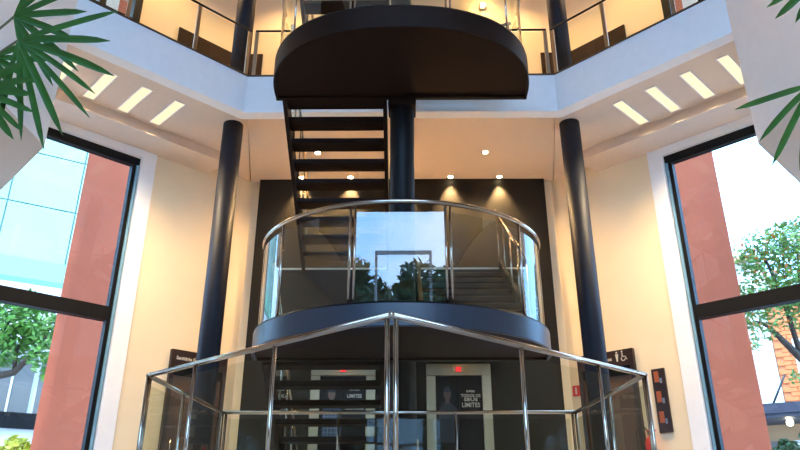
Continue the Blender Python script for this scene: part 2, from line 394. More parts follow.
# ---------------------------------------------------------------- stair landings
LX, LY, LRX, LRY = 0.02, 7.5, 1.62, 1.5
def ell(th, rx=LRX, ry=LRY): return (LX + rx * math.sin(th), LY - ry * math.cos(th))
def landing(name, zf, label, bottom_mat, skirt_mat, upper):
    t = thing(name, (LX, LY, zf - 0.27), label, 'stair landing')
    LRY = 1.395 if upper else 1.5
    pe = 2 / (2.3 if upper else 2.0)
    hs = 0.275 if upper else 0.205
    def ell(th, rx=LRX, ry=LRY): return (LX + rx * math.copysign(abs(math.sin(th)) ** pe, th), LY - ry * max(0.0, math.cos(th)) ** pe)
    N = 64
    arc = [ell(-PI / 2 + PI * k / N, LRX - 0.03, LRY - 0.03) for k in range(N + 1)]
    MB().prism(arc, zf - hs + 0.03, zf).build('deck', bottom_mat, t)
    # curved skirt: rolled plate with rounded lower lip
    prof = [(0.0, 0.012), (0.0, 0.01 - hs), (-0.01, -hs), (-0.03, -hs), (-0.03, 0.012)]
    vs = []; fs = []
    for k in range(N + 1):
        th = -PI / 2 + PI * k / N
        for (dr, dz) in prof:
            x, y = ell(th, LRX + dr, LRY + dr); vs.append((x, y, zf + dz))
    m = len(prof); sk = MB()
    for j in range(m):
        a = [vs[k * m + j] for k in range(N + 1)]; b = [vs[k * m + (j + 1) % m] for k in range(N + 1)]
        sk.add(a + b, [(k, k + 1, N + 2 + k, N + 1 + k) for k in range(N)], True)
    sk.add(vs[:m], [tuple(range(m))]); sk.add(vs[-m:], [tuple(range(m - 1, -1, -1))])
    sk.build('skirt', skirt_mat, t)
    MB().box(LX - LRX, LX + LRX, LY, LY + 0.06, zf - hs, zf).build('edge_beam', bottom_mat, t)
    MB().add([(*p, zf + 0.03) for p in [ell(-PI / 2 + PI * k / N, LRX - 0.004, LRY - 0.004) for k in range(N + 1)]] + [(*p, zf + 0.03) for p in [ell(-PI / 2 + PI * k / N, LRX - 0.05, LRY - 0.05) for k in range(N + 1)]]
             + [(*p, zf) for p in [ell(-PI / 2 + PI * k / N, LRX - 0.004, LRY - 0.004) for k in range(N + 1)]],
             [(k, k + 1, N + 2 + k, N + 1 + k) for k in range(N)] + [(2 * N + 2 + k, 2 * N + 3 + k, k + 1, k) for k in range(N)], True).build('glass_channel', M_frame, t)
    # glass
    bounds = [R(a) for a in (-88, -51, -17, 17, 51, 88)]
    rg = 0.045
    for i in range(5):
        a0, a1 = bounds[i] + R(1.3), bounds[i + 1] - R(1.3)
        flat = (i == 2)
        n = 1 if flat else 14
        P = [ell(a0 + (a1 - a0) * k / n, LRX - rg, LRY - rg) for k in range(n + 1)]
        Q = [ell(a0 + (a1 - a0) * k / n, LRX - rg - 0.012, LRY - rg - 0.012) for k in range(n + 1)]
        z0, z1 = zf + 0.045, zf + 0.955
        vs = [(*p, z0) for p in P] + [(*p, z1) for p in P]
        fs = [(k, k + 1, k + 1 + n + 1, k + n + 1) for k in range(n)]
        MB().add(vs, fs, not flat).build('glass_panel', G_land, t)
    # posts, doubled at every joint
    for b in bounds:
        for d in ((-0.9, 0.9) if abs(abs(b) - R(17)) < 0.01 else (0,)):
            x, y = ell(b + R(d), LRX - rg, LRY - rg)
            p = MB().tube([(x, y, zf), (x, y, zf + 1.03)], 0.013, 10).build('post', M_chrome, t)
            if d <= 0: MB().tube([(x, y, zf + 0.0), (x, y, zf + 0.03)], 0.028, 12).build('post_foot', M_chrome, p)
    rp = [(*ell(-R(90) + PI * k / N, LRX - rg, LRY - rg), zf + 1.045) for k in range(N + 1)]
    MB().tube(rp, 0.024, 12).build('handrail', M_chrome, t)
    return t
Z_L1, Z_MZ, Z_L2 = 1.955, 3.70, 5.42
landing('lower_landing', Z_L1, 'half-round stair landing with glass balustrade and slate blue curved skirt', M_steel, M_skirt, False)
landing('upper_landing', Z_L2, 'half-round dark brown stair landing overhead with glass balustrade', M_steel, M_steel, True)

# ---------------------------------------------------------------- stair flights
RUN = 0.27
def flight(name, x0, x1, y_low, z_low, y_top, z_top, n_rise, label, rail_side, tread_mat=M_steel):
    """straight flight with open risers from (y_low,z_low) to (y_top,z_top)"""
    t = thing(name, ((x0 + x1) / 2, y_low, z_low), label, 'stairs', 'stair flights')
    d = 1 if y_top > y_low else -1
    rise = (z_top - z_low) / n_rise; run = abs(y_top - y_low) / (n_rise - 1)
    for k in range(n_rise - 1):
        ya = y_low + d * run * k; yb = ya + d * (run + 0.0)
        z = z_low + rise * (k + 1)
        m = MB().bbox(x0 + 0.05, x1 - 0.05, min(ya, yb), max(ya, yb), z - 0.066, z, 0.006)
        m.build('tread', tread_mat, t)
    for xs in (x0, x1 - 0.05):
        # sloping stringer plate with plumb-cut ends
        q = [(y_low, z_low - 0.06), (y_low, z_low + 0.20), (y_top - d * 0.005, z_top + 0.06 + rise * 0.4), (y_top - d * 0.005, z_top - 0.24)]
        vs = [(xs, a, b) for a, b in q] + [(xs + 0.05, a, b) for a, b in q]
        fs = [(0, 1, 2, 3), (7, 6, 5, 4), (0, 4, 5, 1), (1, 5, 6, 2), (2, 6, 7, 3), (3, 7, 4, 0)]
        if d > 0: fs = [f[::-1] for f in fs]
        MB().add(vs, fs).build('stringer', M_steel, t)
    if rail_side:
        xr = x0 + 0.06 if rail_side < 0 else x1 - 0.06
        A = Vector((xr, y_low, z_low + 0.95)); B = Vector((xr, y_top, z_top + 0.95))
        MB().tube([A, B], 0.022, 10).build('handrail', M_chrome, t)
        for k in (0.5, 2.5, 4.5, 6.5, 8.5):
            if k > n_rise - 1.2: continue
            y = y_low + d * run * k; z = z_low + (z_top - z_low) * k / (n_rise - 1)
            MB().tube([(xr, y, z + 0.02), (xr, y, z + 0.93)], 0.012, 8).build('post', M_chrome, t)
        vv = [(xr, y_low + d * 0.15, z_low + 0.25), (xr, y_top - d * 0.15, z_top + 0.05), (xr, y_top - d * 0.15, z_top + 0.80), (xr, y_low + d * 0.15, z_low + 0.98)]
        MB().add(vv, [(0, 1, 2, 3)]).build('glass_panel', G_rail, t)
    return t
FL, FR = (-1.53, -0.17), (0.24, 1.56)
yb = LY + 0.065
flight('stair_flight', *FL, yb + 10 * RUN, 0, yb, Z_L1, 11, 'open-riser dark stair flight rising from the floor to the lower landing', -1)
flight('stair_flight', *FR, yb, Z_L1, yb + 9 * RUN, Z_MZ, 10, 'open-riser stair flight climbing from the lower landing to the lift bridge', 1)
flight('stair_flight', *FL, yb + 9 * RUN, Z_MZ, yb, Z_L2, 10, 'open-riser dark stair flight climbing from the lift bridge to the upper landing', -1)
flight('stair_flight', *FR, yb, Z_L2, Y_FAS, Z_F2, 8, 'open-riser stair flight climbing from the upper landing to the gallery', 1)
flight('stair_flight', *FL, Y_FAS, Z_F2, yb, Z_F2 + 1.36, 8, 'open-riser dark stair flight climbing from the gallery past the upper landing glass', -1)
# bridge in front of the lifts
mz = struct('floor_bridge', MB().box(-1.9, 1.9, yb + 9 * RUN, Y_BACK - 0.12, 2.86, Z_MZ - 0.03), M_steel, 'dark bridge slab between stairs and lift wall')
MB().box(-1.9, 1.9, yb + 9 * RUN, Y_BACK - 0.12, Z_MZ - 0.03, Z_MZ).build('bounce_slab', mat('pale_bounce', (0.78, 0.66, 0.50), 0.4, noise=0.05), mz)  # added pale slab, bounces the downlights warmly up to the ceiling

# ---------------------------------------------------------------- gallery balustrade
def balustrade(name, pts, zf, ts, label, grp=None):
    A, B = Vector((*pts[0], 0)), Vector((*pts[1], 0))
    t = thing(name, (A.x, A.y, zf), label, 'balustrade', grp)
    u = (B - A); L = u.length; u.normalize()
    MB().tube([(A.x, A.y, zf + 0.93), (B.x, B.y, zf + 0.93)], 0.018, 10).build('handrail', M_frame, t)
    for k, q in enumerate(ts):
        p = A + u * L * q
        n = Vector((-u.y, u.x, 0))
        MB().obox(p, u, n, -0.03, 0.03, -0.012, 0.012, zf, zf + 0.90).build('post', M_brush, t)
        if k < len(ts) - 1:
            a = A + u * (L * q + 0.035); b = A + u * (L * ts[k + 1] - 0.035)
            MB().add([(a.x, a.y, zf + 0.03), (b.x, b.y, zf + 0.03), (b.x, b.y, zf + 0.88), (a.x, a.y, zf + 0.88)], [(0, 1, 2, 3)]).build('glass_panel', G_rail, t)
    return t
zz = Z_F2 + 0.025
for s in (-1, 1):
    balustrade('gallery_balustrade', (dg(s, FAS_C + 0.08, A_COR + 0.02), dg(s, FAS_C + 0.08, A_BLK)), zz, (0.015, 0.36, 0.76, 1.0),
               'angled glass gallery balustrade ' + ('above the womens restroom door' if s < 0 else 'above the wheelchair sign'), 'gallery balustrades')
    xx = sorted((s * (A_COR - 0.05), s * 1.64))
    balustrade('gallery_balustrade', ((xx[0], Y_FAS + 0.05), (xx[1], Y_FAS + 0.05)), zz, (0.03, 0.97),
               'short straight glass gallery balustrade ' + ('between stair flight and angled gallery, womens restroom side' if s < 0 else 'between stair flight and angled gallery, wheelchair sign side'), 'gallery balustrades')

# ---------------------------------------------------------------- front railing
ZR = 1.10; HX = 1.75; YA, YC, YB_ = 3.27, 4.86, 6.78
t = thing('pentagon_railing', (0, YC, 0), 'chrome tube railing with clear glass panels coming to a point before the stairs', 'railing')
path = [(-HX + 0.05, YB_), (-HX, YC), (0.0, YA), (HX, YC), (HX - 0.05, YB_)]
MB().tube([(*path[0], ZR), (*path[1], ZR)], 0.0175, 12).build('handrail', M_chrome, t)
MB().tube([(*path[1], ZR), (*path[2], ZR)], 0.0175, 12).build('handrail', M_chrome, t)
MB().tube([(*path[2], ZR), (*path[3], ZR)], 0.0175, 12).build('handrail', M_chrome, t)
MB().tube([(*path[3], ZR), (*path[4], ZR)], 0.0175, 12).build('handrail', M_chrome, t)
MB().tube([(*path[4], ZR), (*path[0], ZR)], 0.0175, 12).build('handrail', M_chrome, t)
for p in path:
    MB().ball((*p, ZR), 0.0185, 12, 8).build('rail_joint', M_chrome, t)
def run_panels(A, B, ts, dbl=()):
    A = Vector((*A, 0)); B = Vector((*B, 0)); u = (B - A); L = u.length; u.normalize()
    for k, q in enumerate(ts):
        p = A + u * L * q
        pp = MB().tube([(p.x, p.y, 0), (p.x, p.y, ZR - 0.01)], 0.0128, 12).build('post', M_chrome, t)
        MB().tube([(p.x, p.y, 0), (p.x, p.y, 0.015)], 0.045, 16).build('post_foot', M_chrome, pp)
        if k < len(ts) - 1:
            a = A + u * (L * q + 0.03); b = A + u * (L * ts[k + 1] - 0.03)
            MB().add([(a.x, a.y, 0.06), (b.x, b.y, 0.06), (b.x, b.y, ZR - 0.06), (a.x, a.y, ZR - 0.06)], [(0, 1, 2, 3)]).build('glass_panel', G_rail, t)
run_panels(path[2], path[1], (0.012, 0.39, 0.745, 1.0))
run_panels(path[2], path[3], (0.012, 0.42, 0.755, 1.0))
run_panels(path[1], path[0], (0.02, 0.40, 1.0))
run_panels(path[3], path[4], (0.02, 0.45, 1.0))
run_panels(path[0], path[4], (0.01, 0.33, 0.66, 0.99))

# ---------------------------------------------------------------- lifts
YW = Y_BACK - 0.12
def lift(cx, label, plaid):
    t = thing('lift_entrance', (cx, YW, 0), label, 'lift', 'lifts')
    hw, hf, zt = 0.40, 0.56, 2.41
    for sx in (-1, 1):
        MB().bbox(min(cx + sx * hw, cx + sx * hf), max(cx + sx * hw, cx + sx * hf), YW - 0.07, YW, 0, zt, 0.006).build('jamb', M_brush, t)
    h = MB().bbox(cx - hf, cx + hf, YW - 0.08, YW, zt, zt + 0.20, 0.006).build('header', M_brush, t)
    d = MB().bbox(cx - 0.10, cx + 0.10, YW - 0.095, YW - 0.08, zt + 0.05, zt + 0.15, 0.004).build('indicator', M_brush, t)
    MB().bbox(cx - 0.045, cx + 0.045, YW - 0.105, YW - 0.095, zt + 0.06, zt + 0.14, 0.003).build('display', M_reddot, d)
    yd = YW - 0.03
    L = MB().bbox(cx - hw, cx - 0.004, yd, YW, 0.01, zt, 0.003).build('door_leaf', M_black, t)
    Rr = MB().bbox(cx + 0.004, cx + hw, yd, YW, 0.01, zt, 0.003).build('door_leaf', M_black, t)
    # printed figure (flat film on the leaf)
    yp = yd - 0.003
    def flat(pts, z, m, nm, par, dy=0.0):
        MB().add([(cx + a, yp - dy, b) for a, b in pts], [tuple(range(len(pts)))]).build(nm, m, par)
    fx = -0.2 if not plaid else -0.19
    face = [(fx + 0.065 * math.cos(a), 2.10 + 0.10 * math.sin(a)) for a in [2 * PI * k / 20 for k in range(20)]]
    torso = [(fx - 0.15, 1.30), (fx + 0.17, 1.30), (fx + 0.17, 1.84), (fx + 0.07, 1.94), (fx + 0.03, 1.98), (fx - 0.03, 1.98), (fx - 0.08, 1.94), (fx - 0.15, 1.84)]
    flat(torso, 0, M_plaid if plaid else M_cloth, 'printed_shirt', L, 0.0)
    if plaid:
        for k in range(5):
            x = fx - 0.12 + 0.062 * k
            flat([(x, 1.30), (x + 0.012, 1.30), (x + 0.012, 1.80), (x, 1.80)], 0, M_plaidl, 'printed_stripe', L, 0.001)
        for k in range(7):
            z = 1.33 + 0.065 * k
            flat([(fx - 0.14, z), (fx + 0.16, z), (fx + 0.16, z + 0.012), (fx - 0.14, z + 0.012)], 0, M_plaidl, 'printed_stripe', L, 0.0015)
    flat(face, 0, M_skin2 if plaid else M_skin, 'printed_face', L, 0.002)
    flat([(fx - 0.03, 1.94), (fx + 0.03, 1.94), (fx + 0.035, 2.03), (fx - 0.035, 2.03)], 0, M_skin, 'printed_neck', L, 0.001)
    hair = [(fx + 0.07 * math.cos(a), 2.13 + 0.095 * math.sin(a)) for a in [PI * k / 12 for k in range(13)]]
    flat(hair, 0, M_cloth, 'printed_hair', L, 0.003)
    if plaid:
        lines = [('SUPERE', 2.16, 0.06, 0.9), ('LIMITES', 2.04, 0.085, 0.9), ('TODOS OS DIAS', 1.84, 0.05, 0.9)]
    else:
        lines = [('SUPERE', 2.13, 0.045, 1.0), ('TODOS OS', 2.045, 0.075, 0.9), ('SEUS', 1.98, 0.075, 1.5), ('LIMITES', 1.88, 0.105, 0.9)]
    for (b, z, sz, sx) in lines:
        text_mesh('lettering', b, sz, (cx + 0.2, yp - 0.001, z), (1, 0, 0), (0, 0, 1), M_print, Rr, 0.0005, bold=0.002, sx=sx)
    return t
lift(0.98, 'steel framed lift with dark printed doors clear of the stairs', False)
lift(-1.02, 'steel framed lift with blue shirt poster doors behind the stair flight', True)
# call-button plates between the lifts
t = thing('call_plate', (0.22, YW, 1.1), 'narrow steel call button plate between the lifts', 'call plate')
MB().bbox(0.16, 0.28, YW - 0.015, YW, 1.0, 1.35, 0.004).build('plate', M_brush, t)
MB().bbox(0.20, 0.24, YW - 0.022, YW - 0.015, 1.20, 1.24, 0.002).build('button', M_lamp if False else M_reddot, t)

# ---------------------------------------------------------------- restroom doors with sign headers
def restroom(s, label):
    base = dg(s, WALL_C, 3.47)
    t = thing('restroom_door', (*base, 0), label, 'door', 'restroom doors')
    a0, a1 = 3.10, 3.84
    dbox(MB(), s, WALL_C, a0, a0 + 0.05, -0.07, 0, 0, 2.46).build('jamb', M_signb, t)
    dbox(MB(), s, WALL_C, a1 - 0.05, a1, -0.07, 0, 0, 2.46).build('jamb', M_signb, t)
    dbox(MB(), s, WALL_C, a0, a1, -0.05, 0, 2.30, 2.46).build('lintel', M_frame, t)
    h = dbox(MB(), s, WALL_C, a0, a1, -0.075, 0, 2.46, 2.72).build('sign_header', M_signb, t)
    lf = dbox(MB(), s, WALL_C, a0 + 0.05, a1 - 0.05, -0.03, 0, 0.01, 2.30).build('door_leaf', M_wood, t)
    p = Vector((*dg(s, WALL_C, a1 - 0.12 if s < 0 else a0 + 0.10), 0)) + n_(s) * -0.05
    MB().tube([p + Vector((0, 0, 1.0)), p + Vector((0, 0, 1.3))], 0.012, 8).build('pull_handle', M_chrome, lf)
    # writing runs along the wall, read from inside the room
    ud = -u_(s) if s > 0 else u_(s)
    if s < 0:
        o = Vector((*dg(s, WALL_C, a1 - 0.06), 2.56)) - n_(s) * 0.077
        text_mesh('lettering', 'Sanitário Feminino', 0.08, o, ud, (0, 0, 1), M_print, h, 0.001, 'LEFT', bold=0.002)
    else:
        o = Vector((*dg(s, WALL_C, a1 - 0.27), 2.56)) - n_(s) * 0.077
        text_mesh('lettering', 'Sanitários', 0.085, o, ud, (0, 0, 1), M_print, h, 0.001, 'RIGHT', bold=0.002)
        # standing figure and wheelchair pictograms
        q = Vector((*dg(s, WALL_C, a1 - 0.20), 2.50)) - n_(s) * 0.079
        def P(a, b): return q + ud * a * 0.85 + Vector((0, 0, 0.03 + b * 0.85))
        m = MB(); 
        m.add([P(0.02 * math.cos(2 * PI * k / 12), 0.175 + 0.02 * math.sin(2 * PI * k / 12)) for k in range(12)], [tuple(range(12))])
        m.add([P(-0.035, 0.145), P(0.035, 0.145), P(0.022, 0.07), P(0.014, 0.0), P(-0.014, 0.0), P(-0.022, 0.07)], [tuple(range(6))])
        m.build('person_pictogram', M_print, h)
        m = MB(); q = q + ud * 0.11
        m.add([P(-0.015 + 0.018 * math.cos(2 * PI * k / 12), 0.18 + 0.018 * math.sin(2 * PI * k / 12)) for k in range(12)], [tuple(range(12))])
        ring = [2 * PI * k / 20 for k in range(20)]
        m.add([P(0.05 * math.cos(a), 0.045 + 0.05 * math.sin(a)) for a in ring] + [P(0.032 * math.cos(a), 0.045 + 0.032 * math.sin(a)) for a in ring],
              [(k, (k + 1) % 20, 20 + (k + 1) % 20, 20 + k) for k in range(15, 15 + 16) if False] + [(k, (k + 1) % 20, 20 + (k + 1) % 20, 20 + k) for k in list(range(8, 20))])
        m.add([P(-0.025, 0.155), P(-0.005, 0.155), P(0.0, 0.09), P(-0.025, 0.09)], [(0, 1, 2, 3)])
        m.add([P(-0.025, 0.09), P(0.05, 0.09), P(0.05, 0.075), P(-0.025, 0.075)], [(0, 1, 2, 3)])
        m.add([P(0.035, 0.09), P(0.05, 0.09), P(0.085, 0.02), P(0.07, 0.015)], [(0, 1, 2, 3)])
        m.build('wheelchair_pictogram', M_print, h)
    return t
restroom(-1, 'brown restroom door under a dark sign lettered for women')
restroom(1, 'brown restroom door under a dark sign with wheelchair pictogram')

# ---------------------------------------------------------------- small wall things, wheelchair-sign side
s = 1
t = thing('pictogram_board', (*dg(1, WALL_C, 4.09), 1.35), 'tall dark board with three orange pictures on cream wall', 'board')
dbox(MB(), 1, WALL_C, 4.02, 4.17, -0.035, 0, 1.35, 2.33).build('board', M_signb, t)
for k in range(3):
    z = 1.50 + 0.31 * k
    dbox(MB(), 1, WALL_C, 4.045, 4.10, -0.039, -0.035, z, z + 0.17).build('picture', M_orange, t)
    dbox(MB(), 1, WALL_C, 4.105, 4.13, -0.039, -0.035, z - 0.02, z + 0.06).build('caption', M_plaidl, t)
t = thing('fire_sign', (*dg(1, WALL_C, 3.02), 2.0), 'small square red fire sign beside the column', 'sign')
dbox(MB(), 1, WALL_C, 2.975, 3.075, -0.012, 0, 2.07, 2.25).build('plate', M_redp, t)
dbox(MB(), 1, WALL_C, 3.01, 3.035, -0.014, -0.012, 2.10, 2.22).build('pictogram', M_print, t)
e = Vector((*dg(1, WALL_C, 3.925), 0)) - n_(1) * 0.11
t = thing('fire_extinguisher', (e.x, e.y, 0.72), 'red fire extinguisher with looped black hose hung on wall', 'fire extinguisher')
MB().lathe(e.x, e.y, [(0.07, 0.72), (0.082, 0.74), (0.082, 1.20), (0.07, 1.25), (0.035, 1.29), (0.025, 1.31)], 24).build('cylinder', M_redp, t)
v = MB().lathe(e.x, e.y, [(0.028, 1.31), (0.028, 1.36), (0.018, 1.38)], 16).build('valve', M_chrome, t)
MB().obox((e.x, e.y, 1.36), u_(1), n_(1), -0.11, 0.03, -0.012, 0.012, 0.02, 0.04).build('lever', M_redp, v)
MB().obox((e.x, e.y, 1.33), u_(1), n_(1), -0.09, 0.03, -0.012, 0.012, 0.0, 0.015).build('carry_handle', M_redp, v)
hp = [e + u_(1) * (0.02 + 0.10 * (1 - math.cos(a)) ) + Vector((0, 0, 1.34 + 0.12 * math.sin(a))) for a in [PI * k / 14 for k in range(15)]] + [e + u_(1) * 0.20 + Vector((0, 0, 1.1)), e + u_(1) * 0.13 + Vector((0, 0, 0.85))]
MB().tube(hp, 0.011, 8).build('hose', M_rubber, t)
MB().obox(e, u_(1), n_(1), -0.03, 0.03, 0.082, 0.11, 1.15, 1.2).build('wall_bracket', M_frame, t)

# ---------------------------------------------------------------- ceiling lights
for s in (-1, 1):
    for k in range(4):
        a = (3.83 if s < 0 else 3.77) + 0.39 * k; cx, cy = s * a, 13.42 - a
        o = Vector((cx, cy, 0))
        t = thing('slot_light', (cx, cy, Z_CEIL - 0.01), ('recessed warm slot light ' + ['nearest the column', 'second out from the column', 'third out from the column', 'farthest out from the column'][k] + (' over the womens restroom side' if s < 0 else ' over the wheelchair sign side')), 'ceiling light', 'slot lights')
        MB().obox(o, u_(s), n_(s), -0.075, 0.075, -0.44, 0.44, Z_CEIL - 0.006, Z_CEIL).build('diffuser', M_lit, t)
        fr = MB()
        fr.obox(o, u_(s), n_(s), -0.09, -0.075, -0.455, 0.455, Z_CEIL - 0.012, Z_CEIL)
        fr.obox(o, u_(s), n_(s), 0.075, 0.09, -0.455, 0.455, Z_CEIL - 0.012, Z_CEIL)
        fr.obox(o, u_(s), n_(s), -0.075, 0.075, -0.455, -0.44, Z_CEIL - 0.012, Z_CEIL)
        fr.obox(o, u_(s), n_(s), -0.075, 0.075, 0.44, 0.455, Z_CEIL - 0.012, Z_CEIL)
        fr.build('trim_ring', M_white, t)
        la = lamp('AREA', 'lamp', (cx, cy, Z_CEIL - 0.02), 36, t, 0.14, col=(1.0, 0.76, 0.47))
        la.data.shape = 'RECTANGLE'; la.data.size_y = 0.86; la.data.spread = R(105); la.rotation_euler = (0, 0, R(-45) * s)
def downlight(x, y, z, power, label, group, spot=R(120), glow=True, col=WARM, blend=0.7, glowmat=None):
    t = thing('downlight', (x, y, z), label, 'ceiling light', group)
    MB().lathe(x, y, [(0.055, z - 0.004), (0.06, z - 0.012), (0.075, z - 0.006), (0.078, z)], 20).build('trim_ring', M_chrome, t)
    MB().lathe(x, y, [(0.045, z - 0.014), (0.05, z - 0.008)], 20).build('bulb', M_lamp, t)
    lamp('SPOT', 'lamp', (x, y, z - 0.03), power, t, 0.04, spot, blend, col)
    return t
for x, w_ in ((-1.95, 'beside the stringer of the stair flight'), (-1.0, 'behind the stair flight'), (0.0, 'behind the centre column'), (0.95, 'above the lift clear of the stairs'), (1.9, 'between that lift and the wheelchair sign')):
    downlight(x, 11.93, Z_CEIL, 420, 'small warm downlight washing the dark lift wall ' + w_, 'wall washing downlights', R(70), blend=0.7)
for x in (-1.52, 1.52):
    downlight(x, 10.95, Z_CEIL, 330, 'single warm downlight in the ceiling over the ' + ('stair flight' if x < 0 else 'lift bridge'), 'ceiling downlights', R(150))
for s in (-1, 1):
    x = s * 1.05
    downlight(x, 11.5, 2.86, 3, 'warm downlight under the bridge before the ' + ('poster lift' if s < 0 else 'clear lift'), 'bridge downlights', R(140))
# gallery lamps
for x, w_ in ((-2.2, 'womens restroom side'), (0.0, 'centre, over the lifts'), (2.2, 'wheelchair sign side')):
    downlight(x, 10.7, Z_ROOF, 210, 'warm downlight over the back of the gallery, ' + w_, 'gallery downlights', R(140))
for s in (-1, 1):
    x, y = dg(s, 14.0, 4.3)
    downlight(x, y, Z_ROOF, 210, 'warm downlight over the angled gallery ' + ('womens restroom side' if s < 0 else 'wheelchair sign side'), 'gallery downlights', R(140))
t = thing('wall_spotlight', (1.72, 11.65, 10.1), 'small bright spotlight on the gallery back wall', 'wall light')
MB().bbox(1.66, 1.78, 11.58, 11.65, 10.05, 10.17, 0.006).build('mount', M_chrome, t)
MB().ball((1.72, 11.54, 10.10), 0.05, 14, 8).build('bulb', M_lamp, t)
lamp('POINT', 'lamp', (1.72, 11.46, 10.10), 12, t, 0.03)

# ---------------------------------------------------------------- palms
def leaflet(par, base, d, up, L, wd, droop):
    d = Vector(d).normalized(); side = d.cross(Vector(up)).normalized(); nrm = side.cross(d).normalized()
    n = 7; vs = []; fs = []
    for k in range(n + 1):
        q = k / n
        w = wd * (0.35 + 2.6 * q) if q < 0.25 else wd * (1.0 if q < 0.75 else (1 - ((q - 0.75) / 0.25) ** 1.6 * 0.93))
        if q < 0.25: w = min(w, wd)
        p = Vector(base) + d * L * q + Vector((0, 0, -1)) * droop * L * q * q
        fold = w * 0.35
        vs += [p - side * w + nrm * fold, p, p + side * w + nrm * fold]
    for k in range(n):
        a = k * 3; fs += [(a, a + 1, a + 4, a + 3), (a + 1, a + 2, a + 5, a + 4)]
    return MB().add(vs, fs, True).build('leaflet', M_leaf, par)
def palm(loc, label, fronds):
    t = thing('potted_palm', (*loc, 0), label, 'potted palm', 'palms')
    x, y = loc
    MB().lathe(x, y, [(0.17, 0), (0.18, 0.02), (0.24, 0.42), (0.26, 0.44), (0.26, 0.48), (0.23, 0.48), (0.22, 0.43)], 32).build('pot', M_pot, t)
    MB().lathe(x, y, [(0.20, 0.40), (0.22, 0.425), (0.10, 0.45)], 24).build('soil', M_soil, t)
    random.seed(3)
    for i, (hub, fan, nl, L) in enumerate(fronds):
        hub = Vector(hub); bx = x + random.uniform(-0.08, 0.08); by = y + random.uniform(-0.08, 0.08)
        zs = hub.z - random.uniform(0.25, 0.45)
        st = MB().tube([(bx, by, 0.43), (bx + 0.01, by, zs * 0.6), (bx, by + 0.01, zs)], [0.016, 0.014, 0.011], 8).build('stem', M_stem, t)
        mid = (Vector((bx, by, zs)) * 0.45 + hub * 0.55) + Vector((0, 0, 0.06))
        fr = MB().tube([(bx, by + 0.01, zs), mid, hub], [0.006, 0.005, 0.005], 6).build('frond', M_stem, t)
        # fan of leaflets in the plane spanned by two directions
        e1, e2, a0, a1 = fan
        e1 = Vector(e1).normalized(); e2 = Vector(e2).normalized(); up = e1.cross(e2)
        for k in range(nl):
            a = R(a0 + (a1 - a0) * k / (nl - 1) + random.uniform(-4, 4))
            d = e1 * math.cos(a) + e2 * math.sin(a)
            leaflet(fr, hub, d, up if up.z > -9 else -up, L * random.uniform(0.82, 1.08), 0.0138 * random.uniform(0.85, 1.15), random.uniform(0.02, 0.14))
    return t
# camera-facing basis: fans seen face on from the hall
EX = (1, 0, 0); EZ = (0, -0.38, 0.92)
hb = lambda x, y, d: tuple(ray(x, y, d))
palm((-1.85, 2.35), 'potted lady palm with dark green fan leaves on the terracotta and mint view side',
     [(hb(18, 38, 2.2), (EX, EZ, -104, 14), 9, 0.40), (hb(14, 14, 2.3), (EX, EZ, -75, 60), 8, 0.32),
      (hb(-22, 88, 2.25), (EX, EZ, -75, 35), 7, 0.24), (hb(-8, 55, 2.35), (EX, EZ, -100, 20), 6, 0.24), (hb(-60, 0, 2.5), (EX, EZ, -100, 200), 10, 0.3)])
palm((2.05, 2.35), 'potted lady palm with fan leaves on the brick building view side',
     [(hb(812, 86, 2.3), (EX, EZ, 196, 262), 4, 0.33), (hb(822, -22, 2.25), (EX, EZ, 165, 240), 5, 0.25), (hb(880, 60, 2.5), (EX, EZ, -100, 200), 10, 0.3)])

# ---------------------------------------------------------------- outside: pillars, buildings, trees
PC = 18.0
for s in (-1, 1):
    t = thing('terracotta_pillar', (*dg(s, PC, 5.6), -0.16), 'broad terracotta rendered pillar outside the window, ' + ('mint building behind' if s < 0 else 'white and brick houses behind'), 'pillar', 'pillars outside the windows')
    a_out = 6.16 if s < 0 else 6.10
    bk = n_(s) * 0.5 + u_(s) * 0.9
    MB().prism([dg(s, PC, 4.3), dg(s, PC, a_out), (dg(s, PC, a_out)[0] + bk.x, dg(s, PC, a_out)[1] + bk.y), (dg(s, PC, 4.3)[0] + n_(s).x * 0.5, dg(s, PC, 4.3)[1] + n_(s).y * 0.5)], -0.16, 11.5).build('shaft', M_red, t)
    dbox(MB(), s, PC, 4.25, a_out + 0.05, -0.06, -0.001, -0.16, 0.2).build('plinth', M_pave, t)

def leafy(name, label, cat, base, trunk, blobs, nleaf, lm, size, seed, group='trees outside', extra=None):
    random.seed(seed)
    t = thing(name, base, label, cat, group)
    for i, (pts, rs) in enumerate(trunk):
        MB().tube(pts, rs, 8).build('trunk' if i == 0 else 'branch', M_bark, t)
    vol = sum(b[3] ** 2 for b in blobs)
    vs = []; fs = []; vs2 = []; fs2 = []
    for (bx, by, bz, br) in blobs:
        for k in range(int(nleaf * br * br / vol)):
            while True:
                p = Vector((random.uniform(-1, 1), random.uniform(-1, 1), random.uniform(-1, 1)))
                if 0.15 < p.length < 1: break
            c = Vector((bx, by, bz)) + p * br
            a = Vector((random.gauss(0, 1), random.gauss(0, 1), random.gauss(0, 0.6))).normalized()
            b = a.cross(Vector((random.gauss(0, 1), random.gauss(0, 1), random.gauss(0, 1)))).normalized()
            q = size * random.uniform(0.6, 1.3)
            tgt, tf = (vs2, fs2) if (extra and random.random() < extra[1]) else (vs, fs)
            o = len(tgt)
            tgt += [c - a * q, c + b * q * 0.45 - a * q * 0.1, c + a * q, c - b * q * 0.45 - a * q * 0.1]
            tf.append((o, o + 1, o + 2, o + 3))
    cr = MB().add(vs, fs).build('foliage', lm, t); cr['kind'] = 'stuff'
    if extra:
        cr = MB().add(vs2, fs2).build('coloured_foliage', extra[0], t); cr['kind'] = 'stuff'
    return t
